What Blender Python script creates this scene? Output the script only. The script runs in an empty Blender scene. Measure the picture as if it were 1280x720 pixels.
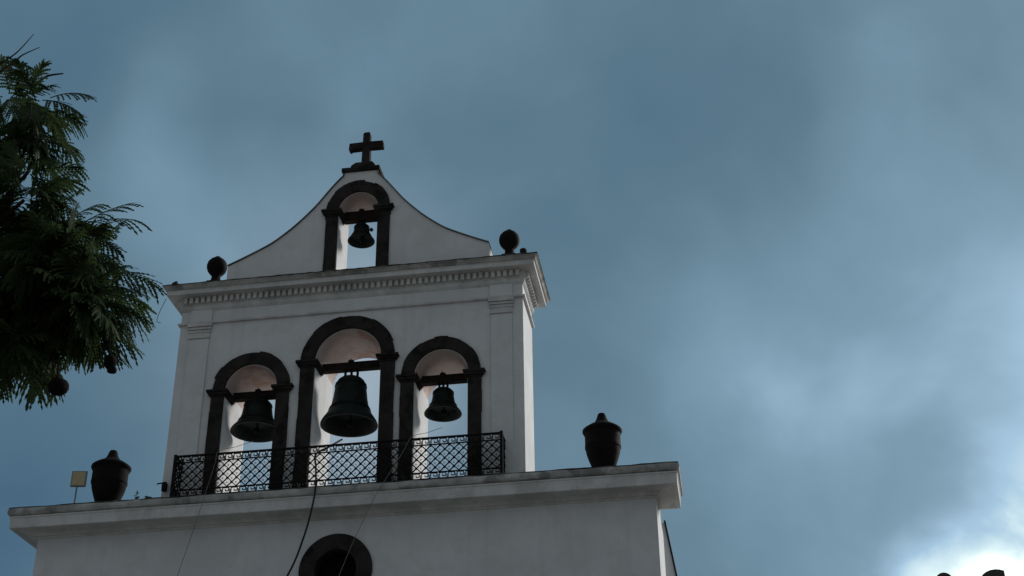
import bpy, bmesh, math, random
from mathutils import Vector, Matrix
R = math.radians
sc = bpy.context.scene
col = sc.collection
rng = random.Random(7)

# ------------------------------------------------------------------ camera
cd = bpy.data.cameras.new('camera'); cam = bpy.data.objects.new('camera', cd); col.objects.link(cam)
cd.lens = 50.625; cd.sensor_width = 36; cd.clip_end = 3000; cd.clip_start = .1
yaw, pitch, roll = R(8.478), R(29.844), R(-.714)
fw = Vector((-math.sin(yaw)*math.cos(pitch), math.cos(yaw)*math.cos(pitch), math.sin(pitch)))
rt = Vector((math.cos(yaw), math.sin(yaw), 0)); up = rt.cross(fw)
r2 = rt*math.cos(roll)+up*math.sin(roll); u2 = -rt*math.sin(roll)+up*math.cos(roll)
M3 = Matrix((r2, u2, -fw)).transposed()
cam.matrix_world = Matrix.Translation((7.1, -25, 1.6)) @ M3.to_4x4()
sc.camera = cam

# ------------------------------------------------------------------ world: overcast sky, bright break low on the right
SUN_AZ, SUN_EL = 40.0, 28.0            # azimuth from +Y towards +X
BASE_L = .215
BLOBS = [  # azimuth, elevation, spread (deg), gain : thick and thin cloud, plus a wide out-of-view glow added to light reveals
    (10.8, 15.4, 2.2, .35), (15.6, 23.8, 2.6, .34), (-22.5, 30, 2.2, .05), (7.5, 22, 5, .10), (1, 27.5, 3.5, .08), (6, 26, 3.0, .06), (12.5, 28, 4.5, .08),
    (13, 36, 4.0, .08), (-25.0, 31.5, 1.5, .07), (-25.3, 33.6, 1.1, .07), (-25.5, 35.8, 1.1, .075), (-25.6, 38, 1.2, .08), (-18, 38, 4, .04),
    (-30, 39, 3.5, -.06), (-1.4, 35.3, 5, -.07), (-27.5, 22, 5, -.06), (55, 32, 14, 1.1), (32, 15, 8, .6), (-6, 24, 4, .04)]
WHITE = [(-15.6, 24.8, 3.4, .50), (-15.0, 29.5, 2.6, .16)]   # pale patch added to the sky behind the gable, brightens the arch openings
RAMP = [(0, (.048, .115, .19)), (.2, (.106, .192, .258)), (.4, (.20, .325, .425)), (.6, (.38, .58, .75)), (.8, (.80, .98, 1.0)), (1, (1.5, 1.7, 1.7))]

def build_world():
    w = bpy.data.worlds.new("World"); sc.world = w; w.use_nodes = True
    nt = w.node_tree; nt.nodes.clear()
    N = nt.nodes.new; L = nt.links.new
    def math_(op, a, b=None, c=None, clamp=False):
        n = N('ShaderNodeMath'); n.operation = op; n.use_clamp = clamp
        for i, v in enumerate((a, b, c)):
            if v is None: continue
            if isinstance(v, (int, float)): n.inputs[i].default_value = v
            else: L(v, n.inputs[i])
        return n.outputs[0]
    tc = N('ShaderNodeTexCoord')
    nrm = N('ShaderNodeVectorMath'); nrm.operation = 'NORMALIZE'; L(tc.outputs['Generated'], nrm.inputs[0])
    d = nrm.outputs[0]
    # cloud texture, warped
    def noise(scale, detail, rough, vec, dist=0):
        n = N('ShaderNodeTexNoise'); n.inputs['Scale'].default_value = scale; n.inputs['Detail'].default_value = detail
        n.inputs['Roughness'].default_value = rough; n.inputs['Distortion'].default_value = dist
        L(vec, n.inputs['Vector']); return n
    warp = noise(3.2, 3, .5, d)
    sub = N('ShaderNodeVectorMath'); sub.operation = 'SUBTRACT'; L(warp.outputs['Color'], sub.inputs[0]); sub.inputs[1].default_value = (.5, .5, .5)
    scl = N('ShaderNodeVectorMath'); scl.operation = 'SCALE'; L(sub.outputs[0], scl.inputs[0]); scl.inputs['Scale'].default_value = .13
    add = N('ShaderNodeVectorMath'); add.operation = 'ADD'; L(d, add.inputs[0]); L(scl.outputs[0], add.inputs[1])
    dw = add.outputs[0]
    n1 = noise(4.5, 6, .46, dw, 0); n2 = noise(10, 5, .45, dw, 0)
    lum = math_('MULTIPLY_ADD', math_('SUBTRACT', n1.outputs['Fac'], .5), .42, BASE_L)
    lum = math_('MULTIPLY_ADD', math_('SUBTRACT', n2.outputs['Fac'], .5), .13, lum)
    tex = math_('MULTIPLY_ADD', n2.outputs['Fac'], 1.0, .5)
    for az, el, s, g in BLOBS:
        v = (math.sin(R(az))*math.cos(R(el)), math.cos(R(az))*math.cos(R(el)), math.sin(R(el)))
        dp = N('ShaderNodeVectorMath'); dp.operation = 'DOT_PRODUCT'; L(dw, dp.inputs[0]); dp.inputs[1].default_value = v
        ln = N('ShaderNodeVectorMath'); ln.operation = 'LENGTH'; L(dw, ln.inputs[0])
        cosv = math_('DIVIDE', dp.outputs['Value'], ln.outputs['Value'])
        e = math_('EXPONENT', math_('MULTIPLY', math_('SUBTRACT', cosv, 1.0), 1/R(s)**2))
        lum = math_('MULTIPLY_ADD', math_('MULTIPLY', e, tex), g, lum)
    # broken cloud with bright edges round the hidden sun
    v = (math.sin(R(11.8))*math.cos(R(15.2)), math.cos(R(11.8))*math.cos(R(15.2)), math.sin(R(15.2)))
    dp = N('ShaderNodeVectorMath'); dp.operation = 'DOT_PRODUCT'; L(d, dp.inputs[0]); dp.inputs[1].default_value = v
    gl = math_('EXPONENT', math_('MULTIPLY', math_('SUBTRACT', dp.outputs['Value'], 1.0), 1/R(3.6)**2))
    n3 = noise(11, 7, .5, dw, 0)
    th = N('ShaderNodeMapRange'); th.interpolation_type = 'SMOOTHSTEP'; L(n3.outputs['Fac'], th.inputs['Value'])
    th.inputs['From Min'].default_value = .36; th.inputs['From Max'].default_value = .62
    lum = math_('MULTIPLY_ADD', gl, math_('MULTIPLY_ADD', th.outputs[0], .55, .12), lum)
    rp = N('ShaderNodeValToRGB'); L(lum, rp.inputs[0]); cr = rp.color_ramp; cr.interpolation = 'EASE'
    cr.interpolation = 'LINEAR'
    cr.elements[0].position = 0; cr.elements[1].position = 1
    for p, c in RAMP[1:-1]: cr.elements.new(p)
    for e_, (p, c) in zip(cr.elements, RAMP): e_.position = p; e_.color = (*c, 1)
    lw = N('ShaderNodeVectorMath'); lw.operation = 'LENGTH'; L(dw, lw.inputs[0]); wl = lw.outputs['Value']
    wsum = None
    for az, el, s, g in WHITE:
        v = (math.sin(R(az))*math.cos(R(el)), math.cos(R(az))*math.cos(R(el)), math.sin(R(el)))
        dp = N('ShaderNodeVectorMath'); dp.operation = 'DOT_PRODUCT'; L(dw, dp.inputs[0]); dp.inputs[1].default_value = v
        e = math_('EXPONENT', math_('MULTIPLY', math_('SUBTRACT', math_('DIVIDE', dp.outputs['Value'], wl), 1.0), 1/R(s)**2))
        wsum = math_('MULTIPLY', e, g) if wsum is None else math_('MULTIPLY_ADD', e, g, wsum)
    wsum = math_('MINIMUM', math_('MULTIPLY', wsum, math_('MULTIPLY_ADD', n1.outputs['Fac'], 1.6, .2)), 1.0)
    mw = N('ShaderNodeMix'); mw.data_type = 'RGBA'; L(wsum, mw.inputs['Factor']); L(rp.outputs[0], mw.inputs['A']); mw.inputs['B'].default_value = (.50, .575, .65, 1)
    # the half of the sky behind the viewer is a duller, greyer sheet of cloud
    sep = N('ShaderNodeSeparateXYZ'); L(d, sep.inputs[0])
    back = N('ShaderNodeMapRange'); back.interpolation_type = 'SMOOTHSTEP'
    L(sep.outputs['Y'], back.inputs['Value'])
    back.inputs['From Min'].default_value = .35; back.inputs['From Max'].default_value = -.25
    back.inputs['To Min'].default_value = 0; back.inputs['To Max'].default_value = 1
    mixb = N('ShaderNodeMix'); mixb.data_type = 'RGBA'; L(back.outputs[0], mixb.inputs['Factor'])
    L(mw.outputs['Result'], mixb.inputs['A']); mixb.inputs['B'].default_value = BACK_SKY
    x10 = N('ShaderNodeVectorMath'); x10.operation = 'SCALE'; L(mixb.outputs['Result'], x10.inputs[0]); x10.inputs['Scale'].default_value = 10
    sky = N('ShaderNodeTexSky'); sky.sky_type = 'NISHITA'; sky.sun_disc = False
    sky.sun_elevation = R(SUN_EL); sky.sun_rotation = R(SUN_AZ)
    mx = N('ShaderNodeMix'); mx.data_type = 'RGBA'; mx.inputs['Factor'].default_value = .96
    L(sky.outputs[0], mx.inputs['A']); L(x10.outputs[0], mx.inputs['B'])
    bg = N('ShaderNodeBackground'); bg.inputs['Strength'].default_value = .1; L(mx.outputs['Result'], bg.inputs['Color'])
    out = N('ShaderNodeOutputWorld'); L(bg.outputs[0], out.inputs['Surface'])
BACK_SKY = (.212, .246, .274, 1)
build_world()

sd = bpy.data.lights.new('sun', 'SUN'); sun = bpy.data.objects.new('sun', sd); col.objects.link(sun)
sd.energy = 3.0; sd.angle = R(14); sd.color = (1, .95, .90)
sv = Vector((math.sin(R(SUN_AZ))*math.cos(R(SUN_EL)), math.cos(R(SUN_AZ))*math.cos(R(SUN_EL)), math.sin(R(SUN_EL))))
sun.rotation_euler = sv.to_track_quat('Z', 'Y').to_euler(); sun.location = (20, 40, 40)

sc.view_settings.view_transform = 'Standard'; sc.view_settings.look = 'None'
sc.view_settings.exposure = 0; sc.view_settings.gamma = 1; sc.view_settings.use_curve_mapping = False

# ------------------------------------------------------------------ materials
def mat(name, base, rough=.85, var=.25, vscale=2.5, tint=None, streak=0, bump=.15, bscale=30, metal=0, spec=.3, stain=None, stain_amt=0, stain_scale=1.5, transl=0):
    m = bpy.data.materials.new(name); m.use_nodes = True
    nt = m.node_tree; N = nt.nodes.new; L = nt.links.new
    b = nt.nodes['Principled BSDF']; b.inputs['Roughness'].default_value = rough; b.inputs['Metallic'].default_value = metal
    b.inputs['Specular IOR Level'].default_value = spec
    tc = N('ShaderNodeTexCoord')
    def noise(scale, detail=6, rough_=.6, vec=None):
        n = N('ShaderNodeTexNoise'); n.inputs['Scale'].default_value = scale; n.inputs['Detail'].default_value = detail
        n.inputs['Roughness'].default_value = rough_; L(vec or tc.outputs['Object'], n.inputs['Vector']); return n.outputs['Fac']
    def ramp(fac, lo, hi, a, c):
        r = N('ShaderNodeMapRange'); r.interpolation_type = 'SMOOTHSTEP'; L(fac, r.inputs['Value'])
        r.inputs['From Min'].default_value = lo; r.inputs['From Max'].default_value = hi
        r.inputs['To Min'].default_value = a; r.inputs['To Max'].default_value = c; return r.outputs[0]
    def mixc(fac, A, B):
        x = N('ShaderNodeMix'); x.data_type = 'RGBA'
        L(fac, x.inputs['Factor'])
        for k, v in (('A', A), ('B', B)):
            if isinstance(v, tuple): x.inputs[k].default_value = (*v, 1)
            else: L(v, x.inputs[k])
        return x.outputs['Result']
    t = tint or tuple(c*(1-var) for c in base)
    c = mixc(ramp(noise(vscale), .35, .68, 0, 1), base, t)
    c = mixc(ramp(noise(vscale*7, 4), .45, .75, 0, .5), c, tuple(k*(1-var*.8) for k in base))
    if streak:
        mp = N('ShaderNodeMapping'); mp.inputs['Scale'].default_value = (5, 5, .22); L(tc.outputs['Object'], mp.inputs['Vector'])
        s = ramp(noise(1.0, 7, .65, mp.outputs[0]), .50, .78, 0, streak)
        c = mixc(s, c, tuple(k*.55 for k in base))
    if stain:
        c = mixc(ramp(noise(stain_scale, 8, .65), .48, .62, 0, stain_amt), c, stain)
    L(c, b.inputs['Base Color'])
    if bump:
        bp = N('ShaderNodeBump'); bp.inputs['Strength'].default_value = bump; bp.inputs['Distance'].default_value = .02
        L(noise(bscale, 8, .65), bp.inputs['Height']); L(bp.outputs[0], b.inputs['Normal'])
    if transl:
        tr = N('ShaderNodeBsdfTranslucent'); L(c, tr.inputs['Color'])
        ms = N('ShaderNodeMixShader'); ms.inputs[0].default_value = transl
        L(b.outputs[0], ms.inputs[1]); L(tr.outputs[0], ms.inputs[2])
        L(ms.outputs[0], nt.nodes['Material Output'].inputs['Surface'])
    return m

PL = mat('white_plaster', (.635, .637, .635), .9, .12, .9, streak=.26, bump=.25, bscale=22, stain=(.50, .49, .475), stain_amt=.35, stain_scale=2.2)
PLT = mat('moulding_plaster', (.60, .59, .57), .9, .20, 2.2, streak=.4, bump=.3, bscale=26, stain=(.34, .33, .315), stain_amt=.45, stain_scale=1.6)
CAP = mat('mildewed_capping', (.46, .445, .42), .95, .4, 2.4, streak=.7, bump=.5, bscale=24, stain=(.13, .127, .12), stain_amt=.75, stain_scale=1.9)
COPE = mat('dull_coping', (.16, .155, .145), .95, .4, 3, bump=.4, stain=(.06, .06, .055), stain_amt=.7, stain_scale=2)
MOSS = mat('black_moss', (.055, .055, .05), .95, .5, 3, bump=.6, bscale=30, stain=(.20, .195, .18), stain_amt=.6, stain_scale=2.5)
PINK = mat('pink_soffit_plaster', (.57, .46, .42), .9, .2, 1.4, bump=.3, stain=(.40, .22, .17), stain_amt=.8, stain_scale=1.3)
STONE = mat('dark_volcanic_stone', (.039, .034, .031), .9, .4, 3.0, bump=.6, bscale=28, stain=(.012, .011, .010), stain_amt=.8, stain_scale=2.8, spec=.06)
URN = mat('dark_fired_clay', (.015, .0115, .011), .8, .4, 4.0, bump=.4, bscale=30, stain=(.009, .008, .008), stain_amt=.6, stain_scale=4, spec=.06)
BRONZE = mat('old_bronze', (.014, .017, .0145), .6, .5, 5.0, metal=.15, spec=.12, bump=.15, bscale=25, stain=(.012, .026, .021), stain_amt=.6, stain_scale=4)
WOOD = mat('weathered_beam_wood', (.026, .021, .018), .85, .4, 6, bump=.5, bscale=18, spec=.06)
IRON = mat('black_iron', (.012, .0115, .0115), .7, .3, 8, spec=.08, bump=.2, bscale=60, stain=(.022, .014, .011), stain_amt=.4, stain_scale=5)
DARK = mat('dark_interior', (.02, .019, .018), .95, .3, 2)
GLASS = mat('dusty_window_glass', (.006, .006, .0065), .7, .4, 3, bump=0, spec=.04)
ROPE = mat('faded_rope', (.20, .19, .175), .9, .2, 20, bump=0)
CABLE = mat('black_cable', (.012, .012, .013), .6, .2, 20, bump=0)
LEAF = mat('jacaranda_leaf', (.042, .066, .024), .6, .5, 3, tint=(.020, .032, .013), bump=0, transl=.45, spec=.08)
BARK = mat('tree_bark', (.038, .031, .026), .9, .4, 6, bump=.6, bscale=14, spec=.08)
POD = mat('woody_seed_pod', (.008, .0065, .006), .9, .4, 12, spec=.04, bump=.3)
LAMPW = mat('yellowed_diffuser', (.46, .38, .22), .5, .15, 6, bump=0)
LAMPG = mat('grey_lamp_metal', (.22, .22, .21), .5, .2, 6, bump=0, metal=.3)
WEED = mat('dry_weed', (.06, .07, .03), .8, .4, 8, bump=0)
TILE = mat('weathered_ridge_tile', (.075, .062, .062), .9, .4, 4, bump=.5, spec=.08)
NBR = mat('neighbour_render', (.36, .33, .30), .9, .25, 1.2, streak=.4, bump=.3)
def paving():
    m = mat('stone_paving', (.26, .245, .225), .9, .3, .5, bump=0)
    nt = m.node_tree; N = nt.nodes.new; L = nt.links.new; b = nt.nodes['Principled BSDF']
    tc = N('ShaderNodeTexCoord'); br = N('ShaderNodeTexBrick'); br.inputs['Scale'].default_value = 1.6; br.inputs['Mortar Size'].default_value = .012
    br.inputs['Color1'].default_value = (.25, .235, .215, 1); br.inputs['Color2'].default_value = (.20, .19, .18, 1); br.inputs['Mortar'].default_value = (.10, .095, .09, 1)
    L(tc.outputs['Object'], br.inputs['Vector']); L(br.outputs['Color'], b.inputs['Base Color'])
    return m
PAVE = paving()

# ------------------------------------------------------------------ helpers
def link(o, parent=None):
    col.objects.link(o)
    if parent is not None: o.parent = parent
    return o
def thing(name, label, cat, loc=(0, 0, 0), group=None, rz=0):
    o = bpy.data.objects.new(name, None); o.location = loc; o.rotation_euler = (0, 0, rz); o.empty_display_size = .2
    col.objects.link(o); o['label'] = label; o['category'] = cat
    if group: o['group'] = group
    return o
def tag(o, label, cat, group=None):
    o['label'] = label; o['category'] = cat
    if group: o['group'] = group
    return o
def copy_tree(o, parent=None):
    c = o.copy(); col.objects.link(c)
    if parent is not None: c.parent = parent
    for ch in [x for x in bpy.data.objects if x.parent == o]: copy_tree(ch, c)
    return c

class MB:
    def __init__(s): s.v = []; s.f = []
    def add(s, vs, fs):
        n = len(s.v); s.v += [tuple(v) for v in vs]; s.f += [tuple(i+n for i in f) for f in fs]; return s
    def box(s, x0, x1, y0, y1, z0, z1):
        return s.add([(x0, y0, z0), (x1, y0, z0), (x1, y1, z0), (x0, y1, z0), (x0, y0, z1), (x1, y0, z1), (x1, y1, z1), (x0, y1, z1)],
                     [(0, 3, 2, 1), (4, 5, 6, 7), (0, 1, 5, 4), (1, 2, 6, 5), (2, 3, 7, 6), (3, 0, 4, 7)])
    def tube(s, pts, rad, n=8, caps=True):
        pts = [Vector(p) for p in pts]; m = len(pts)
        if not hasattr(rad, '__len__'): rad = [rad]*m
        vs = []; prev = None
        for i, p in enumerate(pts):
            t = (pts[min(i+1, m-1)]-pts[max(i-1, 0)]).normalized()
            if prev is None:
                a = Vector((0, 0, 1)) if abs(t.z) < .9 else Vector((1, 0, 0)); u = t.cross(a).normalized()
            else: u = (prev-t*prev.dot(t)).normalized()
            prev = u; w = t.cross(u)
            for k in range(n):
                a = 2*math.pi*k/n; vs.append(p+(u*math.cos(a)+w*math.sin(a))*rad[i])
        fs = [(i*n+k, i*n+(k+1) % n, (i+1)*n+(k+1) % n, (i+1)*n+k) for i in range(m-1) for k in range(n)]
        if caps: fs += [tuple(range(n))[::-1], tuple((m-1)*n+k for k in range(n))]
        return s.add(vs, fs)
    def lathe(s, prof, c=(0, 0, 0), n=40, wob=0):
        vs = []; fs = []
        for r, z in prof:
            for k in range(n):
                a = 2*math.pi*k/n; q = r*(1+wob*math.sin(3*a+z*9)); vs.append((c[0]+q*math.cos(a), c[1]+q*math.sin(a), c[2]+z))
        m = len(prof)
        for i in range(m-1):
            for k in range(n): fs.append((i*n+k, i*n+(k+1) % n, (i+1)*n+(k+1) % n, (i+1)*n+k))
        fs += [tuple(range(n))[::-1], tuple((m-1)*n+k for k in range(n))]
        return s.add(vs, fs)
    def build(s, name, m, parent=None, smooth=None, bevel=0):
        me = bpy.data.meshes.new(name); me.from_pydata(s.v, [], s.f); me.materials.append(m)
        bm = bmesh.new(); bm.from_mesh(me); bmesh.ops.recalc_face_normals(bm, faces=bm.faces); bm.to_mesh(me); bm.free()
        if smooth is not None:
            me.polygons.foreach_set('use_smooth', [True]*len(me.polygons)); me.set_sharp_from_angle(angle=R(smooth))
        o = bpy.data.objects.new(name, me); link(o, parent)
        if bevel:
            b = o.modifiers.new('bevel', 'BEVEL'); b.width = bevel; b.segments = 2; b.limit_method = 'ANGLE'
        return o

def plate(name, loops, y0, y1, m, parent=None, smooth=None):
    """flat outline(s) in x,z (inner loops are holes) given a thickness from y0 to y1"""
    cu = bpy.data.curves.new('tmp', 'CURVE'); cu.dimensions = '2D'; cu.fill_mode = 'BOTH'; cu.extrude = (y1-y0)/2
    for lp in loops:
        sp = cu.splines.new('POLY'); sp.points.add(len(lp)-1); sp.use_cyclic_u = True
        for p, (x, z) in zip(sp.points, lp): p.co = (x, z, 0, 1)
    to = bpy.data.objects.new('tmp', cu); col.objects.link(to)
    dg = bpy.context.evaluated_depsgraph_get(); dg.update()
    me = bpy.data.meshes.new_from_object(to.evaluated_get(dg))
    bpy.data.objects.remove(to); bpy.data.curves.remove(cu)
    me.name = name
    me.transform(Matrix.Translation((0, (y0+y1)/2, 0)) @ Matrix.Rotation(R(90), 4, 'X'))
    bm = bmesh.new(); bm.from_mesh(me); bmesh.ops.remove_doubles(bm, verts=bm.verts, dist=1e-5); bmesh.ops.recalc_face_normals(bm, faces=bm.faces); bm.to_mesh(me); bm.free()
    me.materials.clear(); me.materials.append(m)
    if smooth is None: me.polygons.foreach_set('use_smooth', [False]*len(me.polygons))
    else:
        me.polygons.foreach_set('use_smooth', [True]*len(me.polygons)); me.set_sharp_from_angle(angle=R(smooth))
    o = bpy.data.objects.new(name, me); return link(o, parent)

def ring(name, prof, hx, y0, y1, m, parent, wob=0):
    """moulding profile (projection, z) carried round the four sides of a rectangle, mitred"""
    mb = MB(); vs = []; fs = []
    nx = 60
    xs = [-1+2*i/nx for i in range(nx+1)]
    loop = [('f', t) for t in xs]+[('b', t) for t in xs[::-1]]
    n = len(loop)
    for i, (p, z) in enumerate(prof):
        for j, (side, t) in enumerate(loop):
            w = wob*(rng.random()-.5) if wob and 0 < i < len(prof)-1 else 0
            vs.append((t*(hx+p), (y0-p-w) if side == 'f' else (y1+p+w), z+w))
    m_ = len(prof)
    for i in range(m_-1):
        for k in range(n): fs.append((i*n+k, i*n+(k+1) % n, (i+1)*n+(k+1) % n, (i+1)*n+k))
    fs += [tuple(range(n)), tuple((m_-1)*n+k for k in range(n))]
    return mb.add(vs, fs).build(name, m, parent)

def arch_path(c, r, zs, zb, n=28):
    return [(c-r, zb)]+[(c-r*math.cos(math.pi*i/n), zs+r*math.sin(math.pi*i/n)) for i in range(n+1)]+[(c+r, zb)]

# ------------------------------------------------------------------ ground
g = MB().add([(-400, -400, 0), (400, -400, 0), (400, 400, 0), (-400, 400, 0)], [(0, 1, 2, 3)]).build('ground', PAVE); g['kind'] = 'structure'

# ------------------------------------------------------------------ church front with its bell gable
church = thing('church_facade', 'white church front with stepped cornices and an arched bell gable on top', 'church')
T = 1.3                                                  # thickness of the bell wall
ARCH = [(.03, .67, .97, 14.79), (-1.95, .53, .81, 14.29), (1.94, .53, .81, 14.29)]   # centre, inner radius, outer radius, spring height
GC = .10
TOP = (GC-.01, .42, .70, 18.36)

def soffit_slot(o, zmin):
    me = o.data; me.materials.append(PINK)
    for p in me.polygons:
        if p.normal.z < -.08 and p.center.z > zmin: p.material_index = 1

# lower wall with the round window cut through
OC, OZ = 0.0, 10.39
circ = lambda r, n=48, c=OC, z=OZ: [(c+r*math.cos(2*math.pi*i/n), z+r*math.sin(2*math.pi*i/n)) for i in range(n)]
plate('lower_wall', [[(-6, 0), (6, 0), (6, 11.47), (-6, 11.47)], circ(.60)], 0, 2.2, PL, church)
# side pilaster strip and buttress on the right flank
MB().box(-5.98, 5.88, 2.203, 14, 0, 10.9).build('nave_wall', PL, church)
MB().add([(5.9, 2.25, 0), (7.72, 4.6, 0), (6.02, 2.42, 11.8), (5.9, 2.25, 11.8), (5.9, 5.1, 0), (7.72, 5.1, 0), (6.02, 3.1, 11.8), (5.9, 3.1, 11.8)],
         [(0, 1, 2, 3), (4, 7, 6, 5), (0, 4, 5, 1), (1, 5, 6, 2), (2, 6, 7, 3), (3, 7, 4, 0)]).build('buttress', PL, church)
MB().tube([(6.035, 2.41, 11.85), (7.73, 4.58, 0.05)], .02, 8).build('drainpipe', IRON, church)
# round window
win = plate('round_window', [circ(.70, 56), circ(.40, 48)], -.05, .32, STONE, church, smooth=35)
plate('window_pane', [circ(.42, 40)], .24, .27, GLASS, win)
# lower cornice
LC = [(.0, 11.39), (.02, 11.395), (.028, 11.43), (.06, 11.435), (.075, 11.465), (.11, 11.49), (.22, 11.503), (.33, 11.515), (.36, 11.49), (.415, 11.49), (.42, 11.505), (.42, 11.62), (.425, 11.68), (.44, 11.70), (.44, 11.725), (.415, 11.735)]
ring('lower_cornice', LC, 6.0, 0, .45, PLT, church)
ring('lower_cornice_capping', [(.38, 11.735), (.445, 11.74), (.468, 11.76), (.478, 11.80), (.475, 11.85), (.46, 11.878), (0, 11.879)], 6.0, 0, .45, CAP, church, wob=.012)
ring('roof_edge', [(0, 11.881), (.462, 11.881), (.466, 11.892), (.45, 11.902), (0, 11.904)], 6.0, 0, .45, MOSS, church, wob=.012)
MB().box(-5.98, 5.98, .0, 2.18, 11.47, 11.86).build('roof_slab', CAP, church)
# bell wall
TH = 3.59
loops = [[(-TH, 11.8), (TH, 11.8), (TH, 16.2), (-TH, 16.2)]]
loops += [arch_path(c, r, zs, 12.0) for c, r, ro, zs in ARCH]
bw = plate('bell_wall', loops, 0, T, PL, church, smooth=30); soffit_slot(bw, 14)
def surround(c, ri, ro, zs, zb, yf):
    r1 = random.Random(int((c+9)*100))
    out = []; blocks = 9
    edges = [math.pi*i/blocks for i in range(blocks+1)]
    z = zb
    left = []
    while z < zs-.02:
        h = min(r1.uniform(.35, .6), zs-z); q = ro+r1.uniform(-.012, .012); left += [(c-q, z), (c-q, z+h-.004)]; z += h
    for i in range(blocks):
        q = ro+r1.uniform(-.022, .022)
        for k in range(5):
            a = edges[i]+(edges[i+1]-edges[i])*k/4*.995; out.append((c-q*math.cos(a), zs+q*math.sin(a)))
    right = [(2*c-x, zz) for x, zz in left[::-1]]
    inner = [(c+ri, zb)]+[(c+ri*math.cos(math.pi*i/32), zs+ri*math.sin(math.pi*i/32)) for i in range(33)]+[(c-ri, zb)]
    o = plate('arch_surround', [left+out+right+inner], yf, .0-.002, STONE, church)
    b = o.modifiers.new('bevel', 'BEVEL'); b.width = .008; b.segments = 1; b.limit_method = 'ANGLE'
    return o
def impost(c, ri, ro, zs, s, depth):
    mb = MB()
    for dz, pr, h in ((-.14, .02, .035), (-.105, .055, .05), (-.055, .085, .055)):
        x0, x1 = sorted((c+s*(ri-pr*.9), c+s*(ro+pr))); mb.box(x0, x1, -.055-pr, -.003, zs+dz, zs+dz+h-.001)
        x0, x1 = sorted((c+s*(ri-pr*.9), c+s*(ri-.002))); mb.box(x0, x1, -.003, depth+pr*.4, zs+dz, zs+dz+h-.001)
    mb.build('impost', STONE, church, bevel=.01)
for c, ri, ro, zs in ARCH:
    surround(c, ri+.015, ro, zs, 11.9, -.055)
    for s in (-1, 1): impost(c, ri, ro, zs, s, .42)
# corner pilasters
for cx in (-3.155, 3.155):
    MB().box(cx-.215, cx+.215, -.03, -.003, 12.02, 15.52).box(cx-.27, cx+.27, -.055, -.003, 11.85, 12.05).build('pilaster', PL, church, bevel=.008)
    cp = MB()
    cp.box(cx-.23, cx+.23, -.055, -.003, 15.525, 15.575)
    for i, (h0, h1, pr) in enumerate(((15.66, 15.72, .045), (15.725, 15.78, .065), (15.785, 15.855, .09))):
        cp.box(cx-.215-pr*.5, cx+.215+pr*.5, -pr, -.003, h0, h1)
    cp.box(cx-.215, cx+.215, -.034, -.003, 15.575, 15.66)
    cp.build('capital', PLT, church, bevel=.006)
    MB().box(cx-.235, cx+.235, -.04, -.003, 15.92, 16.19).build('frieze_block', PL, church, bevel=.006)
ring('string_course', [(0, 15.862), (.05, 15.868), (.055, 15.895), (.045, 15.915), (0, 15.92)], TH, 0, T, PLT, church)
UC = [(.0, 16.18), (.02, 16.20), (.045, 16.235), (.05, 16.30), (.06, 16.305), (.06, 16.46), (.12, 16.468), (.265, 16.47), (.275, 16.475), (.275, 16.555), (.29, 16.575)]
ring('upper_cornice', UC, TH, 0, T, PLT, church)
ring('upper_cornice_capping', [(.26, 16.575), (.30, 16.578), (.315, 16.60), (.335, 16.635), (.352, 16.648), (.352, 16.664), (0, 16.665)], TH, 0, T, CAP, church, wob=.010)
ring('roof_edge', [(0, 16.667), (.362, 16.667), (.366, 16.68), (.35, 16.692), (0, 16.694)], TH, 0, T, MOSS, church, wob=.010)
dn = MB(); pitch_ = .125
n = 57
for i in range(n):
    x = (i-(n-1)/2)*pitch_; dn.box(x-.036, x+.036, -.135, -.055, 16.325, 16.462)
dn.build('dentil_course', PLT, church, bevel=.006)
for sx in (-1, 1):
    dn = MB()
    for i in range(11):
        y = .02+i*pitch_; x0, x1 = sorted((sx*(TH+.055), sx*(TH+.135))); dn.box(x0, x1, y-.036, y+.036, 16.325, 16.462)
    dn.build('dentil_course', PLT, church, bevel=.006)
# curved gable
half = [(2.80, 16.62), (2.80, 17.225), (2.5, 17.36), (2.2, 17.505), (1.87, 17.68), (1.6, 17.88), (1.4, 18.05), (1.2, 18.245), (1.0, 18.46), (.85, 18.645), (.70, 18.85), (.56, 19.03), (.44, 19.17), (.37, 19.25), (.36, 19.34)]
def smooth_half(h):
    out = h[:1]
    body = h[1:]
    for i in range(len(body)-1):
        p0 = body[max(i-1, 0)]; p1 = body[i]; p2 = body[i+1]; p3 = body[min(i+2, len(body)-1)]
        for k in range(3):
            t = k/3
            out.append(tuple(.5*((2*p1[j])+(-p0[j]+p2[j])*t+(2*p0[j]-5*p1[j]+4*p2[j]-p3[j])*t*t+(-p0[j]+3*p1[j]-3*p2[j]+p3[j])*t**3) for j in (0, 1)))
    return out+[body[-1]]
hs = smooth_half(half)
gout = [(GC-x, z) for x, z in hs]+[(GC+x, z) for x, z in hs[::-1]]
GT = .78
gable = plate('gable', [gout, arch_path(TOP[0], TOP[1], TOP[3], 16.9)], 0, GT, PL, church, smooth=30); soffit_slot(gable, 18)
surround(TOP[0], TOP[1]+.012, TOP[2], TOP[3], 16.66, -.05)
for s in (-1, 1): impost(TOP[0], TOP[1], TOP[2], TOP[3], s, .34)
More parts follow.
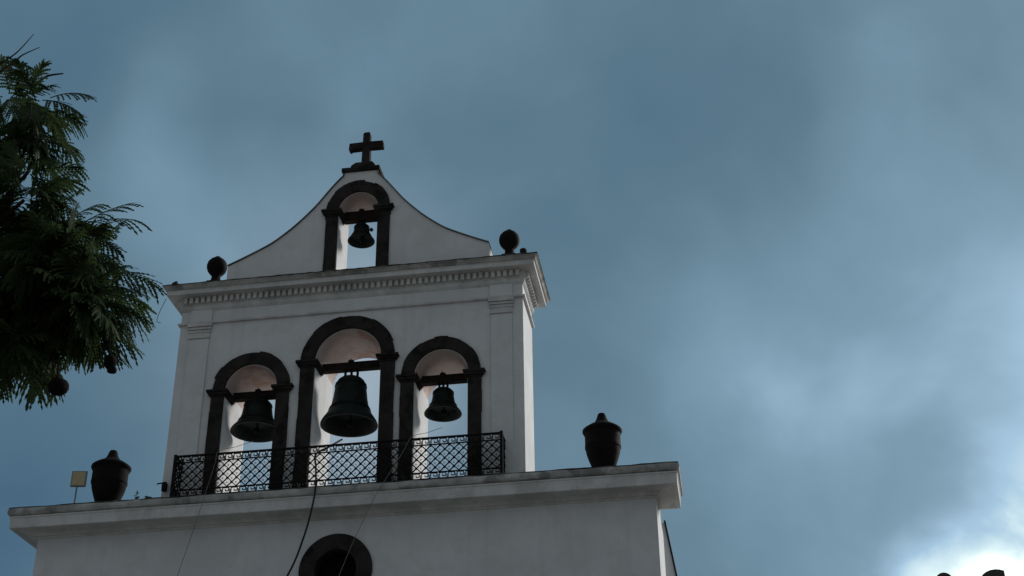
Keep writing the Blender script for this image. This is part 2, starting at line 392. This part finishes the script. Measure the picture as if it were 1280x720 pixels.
for s in (-1, 1):
    cv = hs[1:-1]; off = []
    for i, (x, z) in enumerate(cv):
        a = cv[max(i-1, 0)]; b = cv[min(i+1, len(cv)-1)]; tx, tz = b[0]-a[0], b[1]-a[1]; l = math.hypot(tx, tz); off.append((x+.022*tz/l, z-.022*tx/l))
    lp = [(GC+s*x, z+.002) for x, z in cv]+[(GC+s*x, z) for x, z in off[::-1]]
    plate('gable_coping', [lp], -.035, GT+.035, COPE, church)
MB().box(GC-.42, GC+.42, -.06, GT+.16, 19.33, 19.43).build('cap_slab', STONE, church, bevel=.012)
MB().box(GC-.365, GC+.40, .10, GT+.10, 19.20, 19.328).build('cap_block', STONE, church, bevel=.012)

# ------------------------------------------------------------------ cross on the cap slab
cr = thing('cross', 'dark stone cross at the very top of the white bell gable', 'cross', (GC+.01, .36, 19.43))
MB().add([(-.27, -.30, 0), (.27, -.30, 0), (.27, .3, 0), (-.27, .3, 0), (-.27, -.30, .13), (.27, -.30, .13), (.27, .3, .13), (-.27, .3, .13), (-.19, -.21, .27), (.19, -.21, .27), (.19, .21, .27), (-.19, .21, .27)],
         [(0, 3, 2, 1), (0, 1, 5, 4), (1, 2, 6, 5), (2, 3, 7, 6), (3, 0, 4, 7), (4, 5, 9, 8), (5, 6, 10, 9), (6, 7, 11, 10), (7, 4, 8, 11), (8, 9, 10, 11)]).build('pedestal', STONE, cr, bevel=.03)
MB().add([(-.095, -.08, .21), (.095, -.08, .21), (.095, .08, .21), (-.095, .08, .21), (-.08, -.07, 1.13), (.075, -.07, 1.13), (.075, .07, 1.13), (-.08, .07, 1.13), (-.055, -.05, 1.17), (.055, -.05, 1.175), (.055, .05, 1.175), (-.055, .05, 1.17)],
         [(0, 3, 2, 1), (0, 1, 5, 4), (1, 2, 6, 5), (2, 3, 7, 6), (3, 0, 4, 7), (4, 5, 9, 8), (5, 6, 10, 9), (6, 7, 11, 10), (7, 4, 8, 11), (8, 9, 10, 11)]).build('shaft', STONE, cr, bevel=.008)
arm = MB()
for s in (-1, 1):
    x0, x1 = .079, (.40 if s < 0 else .385)
    arm.add([(s*x0, -.075, .73), (s*x1, -.07, .72), (s*x1, .07, .72), (s*x0, .075, .73), (s*x0, -.075, .90), (s*(x1-.012), -.07, .895), (s*(x1-.012), .07, .895), (s*x0, .075, .90)],
            [(0, 1, 2, 3), (4, 7, 6, 5), (0, 4, 5, 1), (1, 5, 6, 2), (2, 6, 7, 3), (3, 7, 4, 0)])
arm.box(-.385, -.33, -.05, .05, .685, .722)
arm.build('crossbar', STONE, cr, bevel=.012)

# ------------------------------------------------------------------ ball finials and urns
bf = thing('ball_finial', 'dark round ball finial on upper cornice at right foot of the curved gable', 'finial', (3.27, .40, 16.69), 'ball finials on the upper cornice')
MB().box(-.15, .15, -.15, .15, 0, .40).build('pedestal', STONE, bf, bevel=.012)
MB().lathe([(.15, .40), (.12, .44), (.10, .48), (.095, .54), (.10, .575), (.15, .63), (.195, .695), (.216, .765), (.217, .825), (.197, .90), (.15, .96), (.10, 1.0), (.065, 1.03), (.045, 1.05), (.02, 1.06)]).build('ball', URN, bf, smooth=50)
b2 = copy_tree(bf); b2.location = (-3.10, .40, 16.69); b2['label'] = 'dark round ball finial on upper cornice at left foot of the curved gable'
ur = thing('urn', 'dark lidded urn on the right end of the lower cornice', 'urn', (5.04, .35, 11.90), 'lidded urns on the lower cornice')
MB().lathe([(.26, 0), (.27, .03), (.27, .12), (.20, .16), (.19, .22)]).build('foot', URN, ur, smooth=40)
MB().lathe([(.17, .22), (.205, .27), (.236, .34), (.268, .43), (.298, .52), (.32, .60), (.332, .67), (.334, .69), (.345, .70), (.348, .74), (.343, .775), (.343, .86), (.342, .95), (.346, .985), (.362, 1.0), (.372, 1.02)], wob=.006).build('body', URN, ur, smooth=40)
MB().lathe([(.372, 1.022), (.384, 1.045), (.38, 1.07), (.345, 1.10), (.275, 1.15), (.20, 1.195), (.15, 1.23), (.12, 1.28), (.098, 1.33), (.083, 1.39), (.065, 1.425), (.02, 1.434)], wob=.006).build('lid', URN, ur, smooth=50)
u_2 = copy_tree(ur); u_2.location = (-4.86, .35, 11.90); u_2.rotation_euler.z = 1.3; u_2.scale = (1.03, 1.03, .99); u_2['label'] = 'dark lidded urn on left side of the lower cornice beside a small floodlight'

# small odd stubs on the upper cornice
st = MB(); st.lathe([(.035, 0), (.03, .03), (.055, .05), (.075, .085), (.07, .12), (.04, .145)], n=16)
s_ = tag(st.build('knob', STONE, None, smooth=50), 'tiny dark knob on upper cornice just right of the right ball finial', 'knob'); s_.location = (3.63, -.10, 16.80)
pl_ = MB().box(-.09, .09, -.09, .09, -.12, 0).build('stem', STONE, s_)
sb = MB().add([(-.10, -.06, 0), (.06, -.06, 0), (.06, .06, 0), (-.10, .06, 0), (-.02, -.05, .16), (.07, -.05, .20), (.07, .05, .20), (-.02, .05, .16), (-.06, -.055, .09), (-.06, .055, .09)],
              [(0, 3, 2, 1), (0, 1, 5, 4, 8), (1, 2, 6, 5), (2, 3, 9, 7, 6), (3, 0, 8, 9), (8, 4, 7, 9), (4, 5, 6, 7)]).build('stone_stub', STONE, None, bevel=.012)
tag(sb, 'small dark slanted stub standing near the left end of upper cornice', 'stub'); sb.location = (-3.80, -.12, 16.69)
sb2 = MB().box(-.10, .10, -.08, .08, -.02, .05)

# ------------------------------------------------------------------ bells
def bell(label, x, y, zlip, ztop, rl, zbeam, jl, jr, bh, tilt=0, rec=0):
    t = thing('bell', label, 'bell', (x, y, zbeam), 'bells hanging in the arches')
    H = ztop-zlip; o = zlip-zbeam
    prof = [(.93, 0), (1.0, .0), (1.0, .025), (.965, .07), (.90, .13), (.80, .21), (.71, .31), (.645, .43), (.60, .56), (.57, .70), (.545, .80), (.52, .865), (.47, .925), (.39, .965), (.27, .99), (.12, 1.0)]
    inner = [(.88, .03), (.78, .18), (.62, .35), (.52, .60), (.46, .80), (.30, .9)]
    mb = MB(); nseg = 56
    full = [(r*rl, o+h*H) for r, h in inner[::-1]]+[(r*rl, o+h*H) for r, h in prof]
    # inward bead lines on the bell
    mb.lathe(full, n=nseg)
    for h, rr in ((.30, .722), (.335, .70), (.80, .55), (.845, .534)):
        rr_ = rr*rl
        mb.lathe([(rr_-.01, o+h*H-.012), (rr_+.010, o+h*H-.008), (rr_+.012, o+h*H+.004), (rr_-.01, o+h*H+.012)], n=nseg)
    b = mb.build('bell_body', BRONZE, t, smooth=40)
    zt = o+H
    for k in (-1, 0, 1):
        MB().tube([(k*.14*rl*1.5, 0, zt-.02), (k*.15*rl*1.5, 0, zt+(-zt-bh/2)*.5), (k*.14*rl*1.5, 0, -bh/2+.03)], .016+.02*rl, 8).build('crown_strap', IRON, t, smooth=60)
    MB().box(-.055, .055, -.105, .105, bh/2-.01, bh/2+.03).tube([(-.03, 0, bh/2), (-.03, 0, bh/2+.11)], .014, 8).build('top_strap', IRON, t)
    MB().box(jl-x, jr-x, -.09, .09, -bh/2, bh/2).build('headstock', WOOD, t, bevel=.015)
    cl = MB(); cl.tube([(.02, 0, o+H*.9), (.02, 0, o+.05)], .018, 8)
    cl.lathe([(.02, -.06), (.055, -.03), (.065, .01), (.05, .05), (.02, .09)], c=(.02, 0, o+.02), n=16).tube([(.02, 0, o-.02), (.02, 0, o-.16*(rl+.4))], .012, 6)
    cl.build('clapper', IRON, t, smooth=50)
    if tilt: t.rotation_euler.y = tilt
    return t
def jam(i): c, ri, ro, zs = ARCH[i]; return c-ri+.003, c+ri-.003
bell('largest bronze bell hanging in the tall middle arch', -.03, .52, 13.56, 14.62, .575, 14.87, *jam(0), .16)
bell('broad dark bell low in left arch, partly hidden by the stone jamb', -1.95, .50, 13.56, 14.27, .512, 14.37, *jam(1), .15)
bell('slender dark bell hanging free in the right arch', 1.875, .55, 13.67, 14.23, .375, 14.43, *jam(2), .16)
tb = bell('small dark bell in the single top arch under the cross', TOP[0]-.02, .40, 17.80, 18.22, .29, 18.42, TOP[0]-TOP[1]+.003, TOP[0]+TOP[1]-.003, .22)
MB().tube([(.10, 0, -.34), (.21, -.02, -.36)], .016, 8).lathe([(.02, -.04), (.045, 0), (.02, .04)], c=(.22, -.02, -.36), n=12).build('clamp', IRON, tb, smooth=50)

# ------------------------------------------------------------------ balcony railing
rl = thing('balcony_railing', 'black iron railing with lattice and Greek key bands before the three arches', 'railing', (0, -.42, 11.90))
HX = 3.2; ZT = .84
def strip(mb, L, h, z0, mp, kind):
    def bar(a, b, w):
        (u0, v0), (u1, v1) = a, b; du, dv = u1-u0, v1-v0; l = math.hypot(du, dv) or 1; nu, nv = -dv/l*w/2, du/l*w/2; d = .011
        q = [(u0+nu, v0+nv), (u0-nu, v0-nv), (u1-nu, v1-nv), (u1+nu, v1+nv)]
        mb.add([mp(u, v+z0, -d) for u, v in q]+[mp(u, v+z0, d) for u, v in q], [(0, 1, 2, 3), (7, 6, 5, 4), (0, 4, 5, 1), (1, 5, 6, 2), (2, 6, 7, 3), (3, 7, 4, 0)])
    if kind == 'lattice':
        p = .18; k = h
        x = -math.ceil(h/p)*p
        while x < L:
            for sgn in (1, -1):
                a0, b0 = (x, 0), (x+h, h)
                t0 = max(0, (0-a0[0])/h); t1 = min(1, (L-a0[0])/h)
                if t1-t0 > .02:
                    A = (a0[0]+h*t0, h*t0); B = (a0[0]+h*t1, h*t1)
                    if sgn < 0: A = (A[0], h-A[1]); B = (B[0], h-B[1])
                    bar(A, B, .018)
            x += p
        # collar at every crossing and a small ring in every cell
        nz = int(h/(p/2))
        for j in range(-1, int(L/(p/2))+2):
            for i in range(0, nz+2):
                u, v = j*p/2, i*p/2
                if not (.02 < u < L-.02 and .015 < v < h-.015): continue
                cross = (i+j) % 2 == 0
                n = 8
                if cross:
                    for dd in (1,):
                        qs = [(u+.019*math.cos(2*math.pi*a/n), v+.019*math.sin(2*math.pi*a/n)) for a in range(n)]
                        mb.add([mp(a, b+z0, -.016) for a, b in qs]+[mp(a, b+z0, .016) for a, b in qs], [tuple(range(n)), tuple(range(2*n-1, n-1, -1))]+[(a, (a+1) % n, n+(a+1) % n, n+a) for a in range(n)])
                else:
                    ro_, ri_ = .0165, .0115
                    qs = [(u+q*math.cos(2*math.pi*a/n), v+q*math.sin(2*math.pi*a/n)) for q in (ro_, ri_) for a in range(n)]
                    mb.add([mp(a, b+z0, -.006) for a, b in qs]+[mp(a, b+z0, .006) for a, b in qs],
                           [(a, (a+1) % n, n+(a+1) % n, n+a) for a in range(n)]+[(2*n+a, 3*n+a, 3*n+(a+1) % n, 2*n+(a+1) % n) for a in range(n)]+
                           [(a, 2*n+a, 2*n+(a+1) % n, (a+1) % n) for a in range(n)]+[(n+a, n+(a+1) % n, 3*n+(a+1) % n, 3*n+a) for a in range(n)])
    else:
        p = .17; nn = max(1, round(L/p)); p = L/nn; w = .014
        for i in range(nn):
            u = i*p
            pts = [(u, .012), (u, h-.012), (u+p*.72, h-.012), (u+p*.72, h*.30), (u+p*.36, h*.30), (u+p*.36, h*.60)]
            for a, b in zip(pts, pts[1:]): bar(a, b, w)
            bar((u+p*.86, .0), (u+p*.86, h*.62), w)
            bar((u+p*.86, h*.0), (u+p, .0), w)
PANEL = [('front', 2*HX, lambda u, v, d: (-HX+u, d, v)), ('side', .40, lambda u, v, d: (-HX+d, u+.012, v)), ('side', .40, lambda u, v, d: (HX+d, u+.012, v))]
for nm, L_, mp in PANEL:
    m1 = MB(); strip(m1, L_, .56, .135, mp, 'lattice'); m1.build('lattice_panel', IRON, rl)
    m2 = MB(); strip(m2, L_, .125, .700, mp, 'key'); m2.build('key_frieze', IRON, rl)
    m3 = MB(); strip(m3, L_, .11, .02, mp, 'key'); m3.build('key_frieze', IRON, rl)
tr = MB().box(-HX-.02, HX+.02, -.022, .022, .825, .85)
for s in (-1, 1): tr.box(s*HX-.02, s*HX+.02, .022, .415, .825, .85)
tr.build('top_rail', IRON, rl)
mr = MB()
for z in (.0, .125, .69):
    mr.box(-HX-.01, HX+.01, -.014, .014, z, z+.018)
    for s in (-1, 1): mr.box(s*HX-.012, s*HX+.012, .014, .415, z, z+.018)
mr.build('cross_rail', IRON, rl)
for s in (-1, 1):
    MB().box(s*HX-.028, s*HX+.028, -.028, .028, -.03, .87).build('corner_post', IRON, rl)

# ------------------------------------------------------------------ ropes, cable, wire
def sag(pts, n=12):
    pts = [Vector(p) for p in pts]; out = []
    for i in range(len(pts)-1):
        p0 = pts[max(i-1, 0)]; p1 = pts[i]; p2 = pts[i+1]; p3 = pts[min(i+2, len(pts)-1)]
        for k in range(n):
            t = k/n; out.append(.5*((2*p1)+(p2-p0)*t+(2*p0-5*p1+4*p2-p3)*t*t+(3*p1-p0-3*p2+p3)*t**3))
    return out+[pts[-1]]
def cord(name, label, cat, pts, r, m, group=None, n=12):
    p = sag(pts, n); o = p[0].copy()
    ob = MB().tube([q-o for q in p], r, 6).build(name, m, None, smooth=60); ob.location = o
    return tag(ob, label, cat, group)
cord('cable', 'thick black cable hanging from the railing down the lower wall, left of the round window', 'cable',
     [(-.14, .45, 13.24), (-.26, .0, 12.9), (-.38, -.45, 12.56), (-.36, -.48, 12.3), (-.33, -.52, 11.95), (-.35, -.54, 11.55), (-.50, -.5, 10.9), (-.80, -.45, 10.15), (-1.6, -.4, 8.9), (-2.6, -.35, 7.2)], .020, CABLE)
cord('bell_rope', 'thin pale rope from the right bell slanting down across the round window', 'rope',
     [(1.87, .5, 13.36), (1.66, .04, 13.06), (1.48, -.45, 12.77), (1.30, -.46, 12.44), (.85, -.53, 11.62), (.63, -.52, 11.15), (.42, -.5, 10.68), (.12, -.48, 9.9), (-.6, -.45, 8.0)], .0055, ROPE, 'bell ropes')
cord('bell_rope', 'thin pale rope from the left bell running down the lower wall on the far left', 'rope',
     [(-1.97, .45, 13.35), (-2.15, .02, 13.06), (-2.33, -.45, 12.77), (-2.38, -.46, 12.5), (-2.50, -.53, 11.8), (-2.65, -.5, 11.2), (-2.88, -.48, 10.31), (-3.3, -.45, 8.6)], .0055, ROPE, 'bell ropes')
cord('loose_wire', 'thin loose wire dangling off the left end of upper cornice', 'wire',
     [(-3.9, -.2, 16.45), (-3.99, -.25, 16.1), (-4.02, -.25, 15.9), (-3.93, -.25, 15.85)], .006, CABLE)

# ------------------------------------------------------------------ small floodlight, wall lamp, weeds
fl = thing('floodlight', 'small yellowed square floodlight on a thin stem beside the left urn', 'floodlight', (-5.40, .1, 11.89), rz=R(10))
MB().box(-.15, .15, .0, .05, .60, .93).build('housing', LAMPG, fl, bevel=.008)
MB().box(-.125, .125, -.006, -.001, .625, .905).build('diffuser', LAMPW, fl)
MB().tube([(-.02, .025, .62), (-.02, .025, .0)], .016, 8).box(-.08, .04, -.03, .08, .0, .20).build('stem', LAMPG, fl)
wl = thing('wall_lamp', 'small dark lamp fixed low on the left corner of the bell wall', 'lamp', (-3.50, -.003, 12.30))
MB().lathe([(.02, -.10), (.055, -.09), (.06, .05), (.03, .09)], c=(.0, -.09, -.03), n=16).build('lamp_head', IRON, wl, smooth=50)
MB().tube([(0, 0, .05), (-.02, -.08, .06), (-.16, -.10, .03)], .014, 8).build('bracket', IRON, wl)
def weed(label, x, y, z, h, n):
    mb = MB()
    for k in range(n):
        a = rng.uniform(0, 6.28); l = rng.uniform(.5, 1)*h; dx, dy = math.cos(a)*l*.5, math.sin(a)*l*.5
        mb.tube([(0, 0, -.03), (dx*.4, dy*.4, l*.6), (dx, dy, l)], [.006, .005, .002], 5)
        for j in range(4):
            t = rng.uniform(.4, 1); c = Vector((dx*t, dy*t, l*t)); s = .03
            mb.add([c, c+Vector((rng.uniform(-s, s), rng.uniform(-s, s), s)), c+Vector((rng.uniform(-s, s)*2, rng.uniform(-s, s)*2, s*.5))], [(0, 1, 2)])
    o = mb.build('weed', WEED); o.location = (x, y, z); return tag(o, label, 'weed', 'weeds rooted in the cornice')
weed('small weed tuft on the lower cornice between left urn and bell wall', -3.95, -.30, 11.89, .20, 7)
weed('sparse low weed on the lower cornice right against the left foot of bell wall', -3.70, -.34, 11.89, .10, 6)

# ------------------------------------------------------------------ roof edge of the neighbouring house
nb = thing('neighbouring_house', 'neighbouring house at lower right, only its dark rounded battlements showing', 'house', (10.0, 0, 0))
MB().box(0, 6, .0, 9, 0, 9.25).build('wall', NBR, nb)
def merlon(x, w, zt, cut=False):
    pts = [(x-w, 9.25)]
    for i in range(13):
        a = math.pi*i/12
        if cut and a > 2.2: break
        pts.append((x-w*math.cos(a), zt-.26+.26*math.sin(a)))
    pts += [(pts[-1][0], 9.25)]
    plate('merlon', [pts], -.02, .35, TILE, nb, smooth=40)
merlon(.87, .19, 9.665); merlon(1.74, .30, 9.67, True); merlon(2.7, .28, 9.66)

# ------------------------------------------------------------------ tree
EDGE = [(1.44, -15.18, 9.72, 1.76, 9.73), (1.31, -15.09, 9.75, 1.65, 9.56), (1.17, -14.91, 9.56, 1.60, 9.20), (1.28, -15.34, 9.73, 1.38, 9.97), (1.09, -15.17, 9.93, 0.98, 10.21), (0.61, -14.65, 10.34, 0.49, 10.67), (1.69, -14.76, 8.59, 2.08, 8.82), (1.73, -14.90, 8.45, 2.24, 8.55), (1.83, -14.91, 8.31, 2.15, 8.14), (1.81, -14.98, 8.15, 2.17, 8.00), (2.09, -14.88, 7.94, 2.50, 7.82), (1.92, -14.82, 7.93, 2.44, 7.78), (2.03, -15.14, 7.58, 2.49, 7.33), (1.80, -14.74, 7.72, 2.22, 7.48), (1.92, -14.85, 7.42, 2.32, 7.30), (1.83, -14.85, 7.35, 2.21, 7.20), (1.43, -14.73, 7.25, 1.62, 6.78), (1.58, -15.25, 6.98, 1.76, 6.54), (1.10, -14.67, 7.28, 1.20, 6.90), (1.46, -14.91, 8.56, 1.72, 8.79), (1.39, -14.99, 8.73, 1.61, 8.86), (1.34, -15.10, 9.09, 1.52, 8.98), (1.47, -14.94, 8.33, 1.91, 8.65), (1.62, -14.87, 8.11, 2.12, 7.99), (0.70, -14.75, 10.55, 0.92, 10.48), (1.75, -14.88, 7.49, 2.21, 7.26), (1.03, -14.75, 9.55, 1.22, 9.21)]
CLUSTERS = [(0.77, -14.87, 10.01, 0.30), (1.25, -15.17, 9.63, 0.26), (0.96, -14.80, 9.67, 0.30), (1.02, -14.96, 9.30, 0.22), (1.27, -15.13, 8.95, 0.24), (1.36, -15.26, 8.56, 0.30), (1.36, -14.79, 8.56, 0.28), (0.93, -14.71, 8.44, 0.60), (1.75, -15.25, 7.91, 0.36), (1.74, -14.82, 8.13, 0.28), (1.47, -15.05, 7.70, 0.50), (1.96, -15.21, 7.53, 0.34), (2.05, -15.12, 7.50, 0.25), (1.36, -14.84, 7.50, 0.30), (1.60, -14.78, 7.66, 0.26), (1.36, -15.27, 7.18, 0.26), (1.85, -14.93, 7.56, 0.22), (0.40, -15.27, 9.75, 0.36), (0.27, -14.87, 8.70, 0.60), (0.63, -15.10, 7.68, 0.70), (-0.57, -14.77, 9.55, 0.70), (-0.53, -14.71, 8.51, 0.80), (0.05, -15.00, 7.65, 0.50), (-1.28, -14.70, 8.95, 0.70), (-0.79, -15.11, 7.73, 0.60)]
TB = Vector((-.7, -15.2, 0))
tree = thing('jacaranda_tree', 'dark leafy tree with feathery fronds reaching in at the left edge', 'tree', TB)
tk = MB()
tk.tube([(0, 0, -.1), (.03, .02, .6), (.0, .05, 2), (.08, .1, 3.8), (.05, .2, 5.4), (.15, .22, 7.0)], [.32, .24, .2, .18, .15, .12], 14)
tk.build('trunk', BARK, tree, smooth=60)
lb = MB(); fork = Vector((.05, .2, 5.4))
for i, (x, y, z, r) in enumerate(CLUSTERS):
    e = Vector((x, y, z))-TB; s = Vector((.05+.1*(i % 3)*.3, .2, 5.2+.25*(i % 7))); mid = (s+e)/2+Vector((rng.uniform(-.15, .15), rng.uniform(-.2, .2), rng.uniform(-.05, .3)))
    lb.tube(sag([s, mid, e], 5), [.075-.06*k/10 for k in range(11)], 7)
for a, b, c in (((1.15, -15, 10.05), (.76, -15, 10.32), None), ):
    pass
for pts in ([(.55, -15, 10.15), (.69, -15, 10.35), (.84, -15, 10.47), (.98, -15, 10.68)], [(.70, -15, 10.25), (.80, -14.95, 10.40), (.88, -14.95, 10.48), (1.04, -14.95, 10.55)], [(1.1, -15, 10.05), (1.2, -15, 10.14), (1.36, -15, 10.15)]):
    lb.tube([Vector(p)-TB for p in sag(pts, 4)], [.014-.011*k/12 for k in range(13)], 6)
lb.build('limb', BARK, tree, smooth=60)

V = []; F = []
def frond(base, tip, droop, wmax, face):
    """bipinnate leaf: a bent stalk with paired leaflets-bearing side stems"""
    base = Vector(base); tip = Vector(tip); ax = tip-base; Ln = ax.length; t0 = ax.normalized()
    side = face.cross(t0); side = side.normalized() if side.length > 1e-3 else Vector((1, 0, 0)); nrm = t0.cross(side).normalized()
    if nrm.z < 0: nrm = -nrm
    def pos(t): return base+ax*t+Vector((0, 0, droop*(4*t*(1-t))*.5))
    # stalk
    prev = None; ns = 7
    for i in range(ns+1):
        p = pos(i/ns); w = .0065*(1-.7*i/ns); n = len(V)
        V.extend([tuple(p+side*w), tuple(p-side*w), tuple(p+nrm*w*1.5)])
        if prev is not None:
            F.append((prev, prev+1, n+1, n)); F.append((prev+1, prev+2, n+2, n+1)); F.append((prev+2, prev, n, n+2))
        prev = n
    npin = 10
    for i in range(npin):
        t = .16+.84*i/(npin-1); p = pos(t)
        tl = (pos(min(t+.02, 1))-pos(max(t-.02, 0))).normalized()
        ln = wmax*(.45+.75*math.sin(math.pi*min(t*.72+.14, 1)))*rng.uniform(.85, 1.1)
        for sg in (1, -1):
            ang = R(56-34*t+rng.uniform(-7, 7)); d = tl*math.cos(ang)+side*sg*math.sin(ang)
            hang = rng.uniform(.2, .6)*ln
            nl = 6; hw = .017
            pp = [p+d*ln*k/nl-Vector((0, 0, hang*(k/nl)**2)) for k in range(nl+1)]
            for k in range(nl):
                a, b = pp[k], pp[k+1]; e = (b-a)
                cr_ = e.normalized().cross(nrm).normalized(); q = hw*(1-.55*(k/nl)**2)*rng.uniform(.85, 1.2)
                n = len(V); V.extend([tuple(a-e*.25), tuple(a+e*.6+cr_*q), tuple(a+e*1.3), tuple(a+e*.6-cr_*q)]); F.append((n, n+1, n+2, n+3))
for bx, y, bz, tx, tz in EDGE:
    if tz < 7.0: bz += .12; tz += .15
    b = Vector((bx, y, bz)); e = Vector((tx, y+rng.uniform(-.12, .12), tz)); e = b+(e-b)*.88; b = b-(e-b)*.2
    frond(b-TB, e-TB, rng.uniform(.04, .12), .21*min(1.15, (e-b).length/.48), Vector((rng.uniform(-.3, .3), -.55+rng.uniform(-.3, .3), .75)))
for x, y, z, r in CLUSTERS:
    c = Vector((x, y, z)); nf = int((4 if z > 8.3 else 7)+(26 if z > 8.7 else 62)*r*r/.25)
    for k in range(min(nf, 95)):
        d = Vector((rng.gauss(0, 1), rng.gauss(0, 1), rng.gauss(0, .8))).normalized()
        b = c+d*r*rng.uniform(.1, .55); L_ = rng.uniform(.28, .46)
        dd = (d*.8+Vector((rng.uniform(-.4, .4), rng.uniform(-.4, .4), rng.uniform(-.55, .1)))).normalized()
        e = b+dd*min(L_, r*1.15+.05)
        frond(b-TB, e-TB, rng.uniform(.02, .1), .16*min(1, (e-b).length/.36), Vector((rng.uniform(-.5, .5), rng.uniform(-.6, .4), .8)))
me = bpy.data.meshes.new('crown'); me.from_pydata(V, [], F); me.materials.append(LEAF)
link(bpy.data.objects.new('crown', me), tree)
for (x, z, sx, sz, top) in ((2.11, 6.55, .080, .070, 6.70), (2.51, 6.73, .05, .062, 6.90)):
    o_ = Vector((x, -15.55, z))-TB
    pr = [(.01, -1), (.5, -.88), (.85, -.55), (1.0, -.1), (.97, .3), (.78, .68), (.45, .92), (.12, 1.02)]
    mb = MB().lathe([(a*sx, b*sz) for a, b in pr], n=20, wob=.05)
    mb.tube([(0, 0, sz*.9), (-.03, .02, (top-z)*.7), (-.05, .03, top-z+.12)], .008, 6)
    if sx < .06: mb.lathe([(.012, -1.6*sz), (.035, -1.45*sz), (.04, -1.1*sz), (.03, -.8*sz)], c=(.025, 0, 0), n=14)
    p = mb.build('seed_pod', POD, tree, smooth=50); p.location = o_
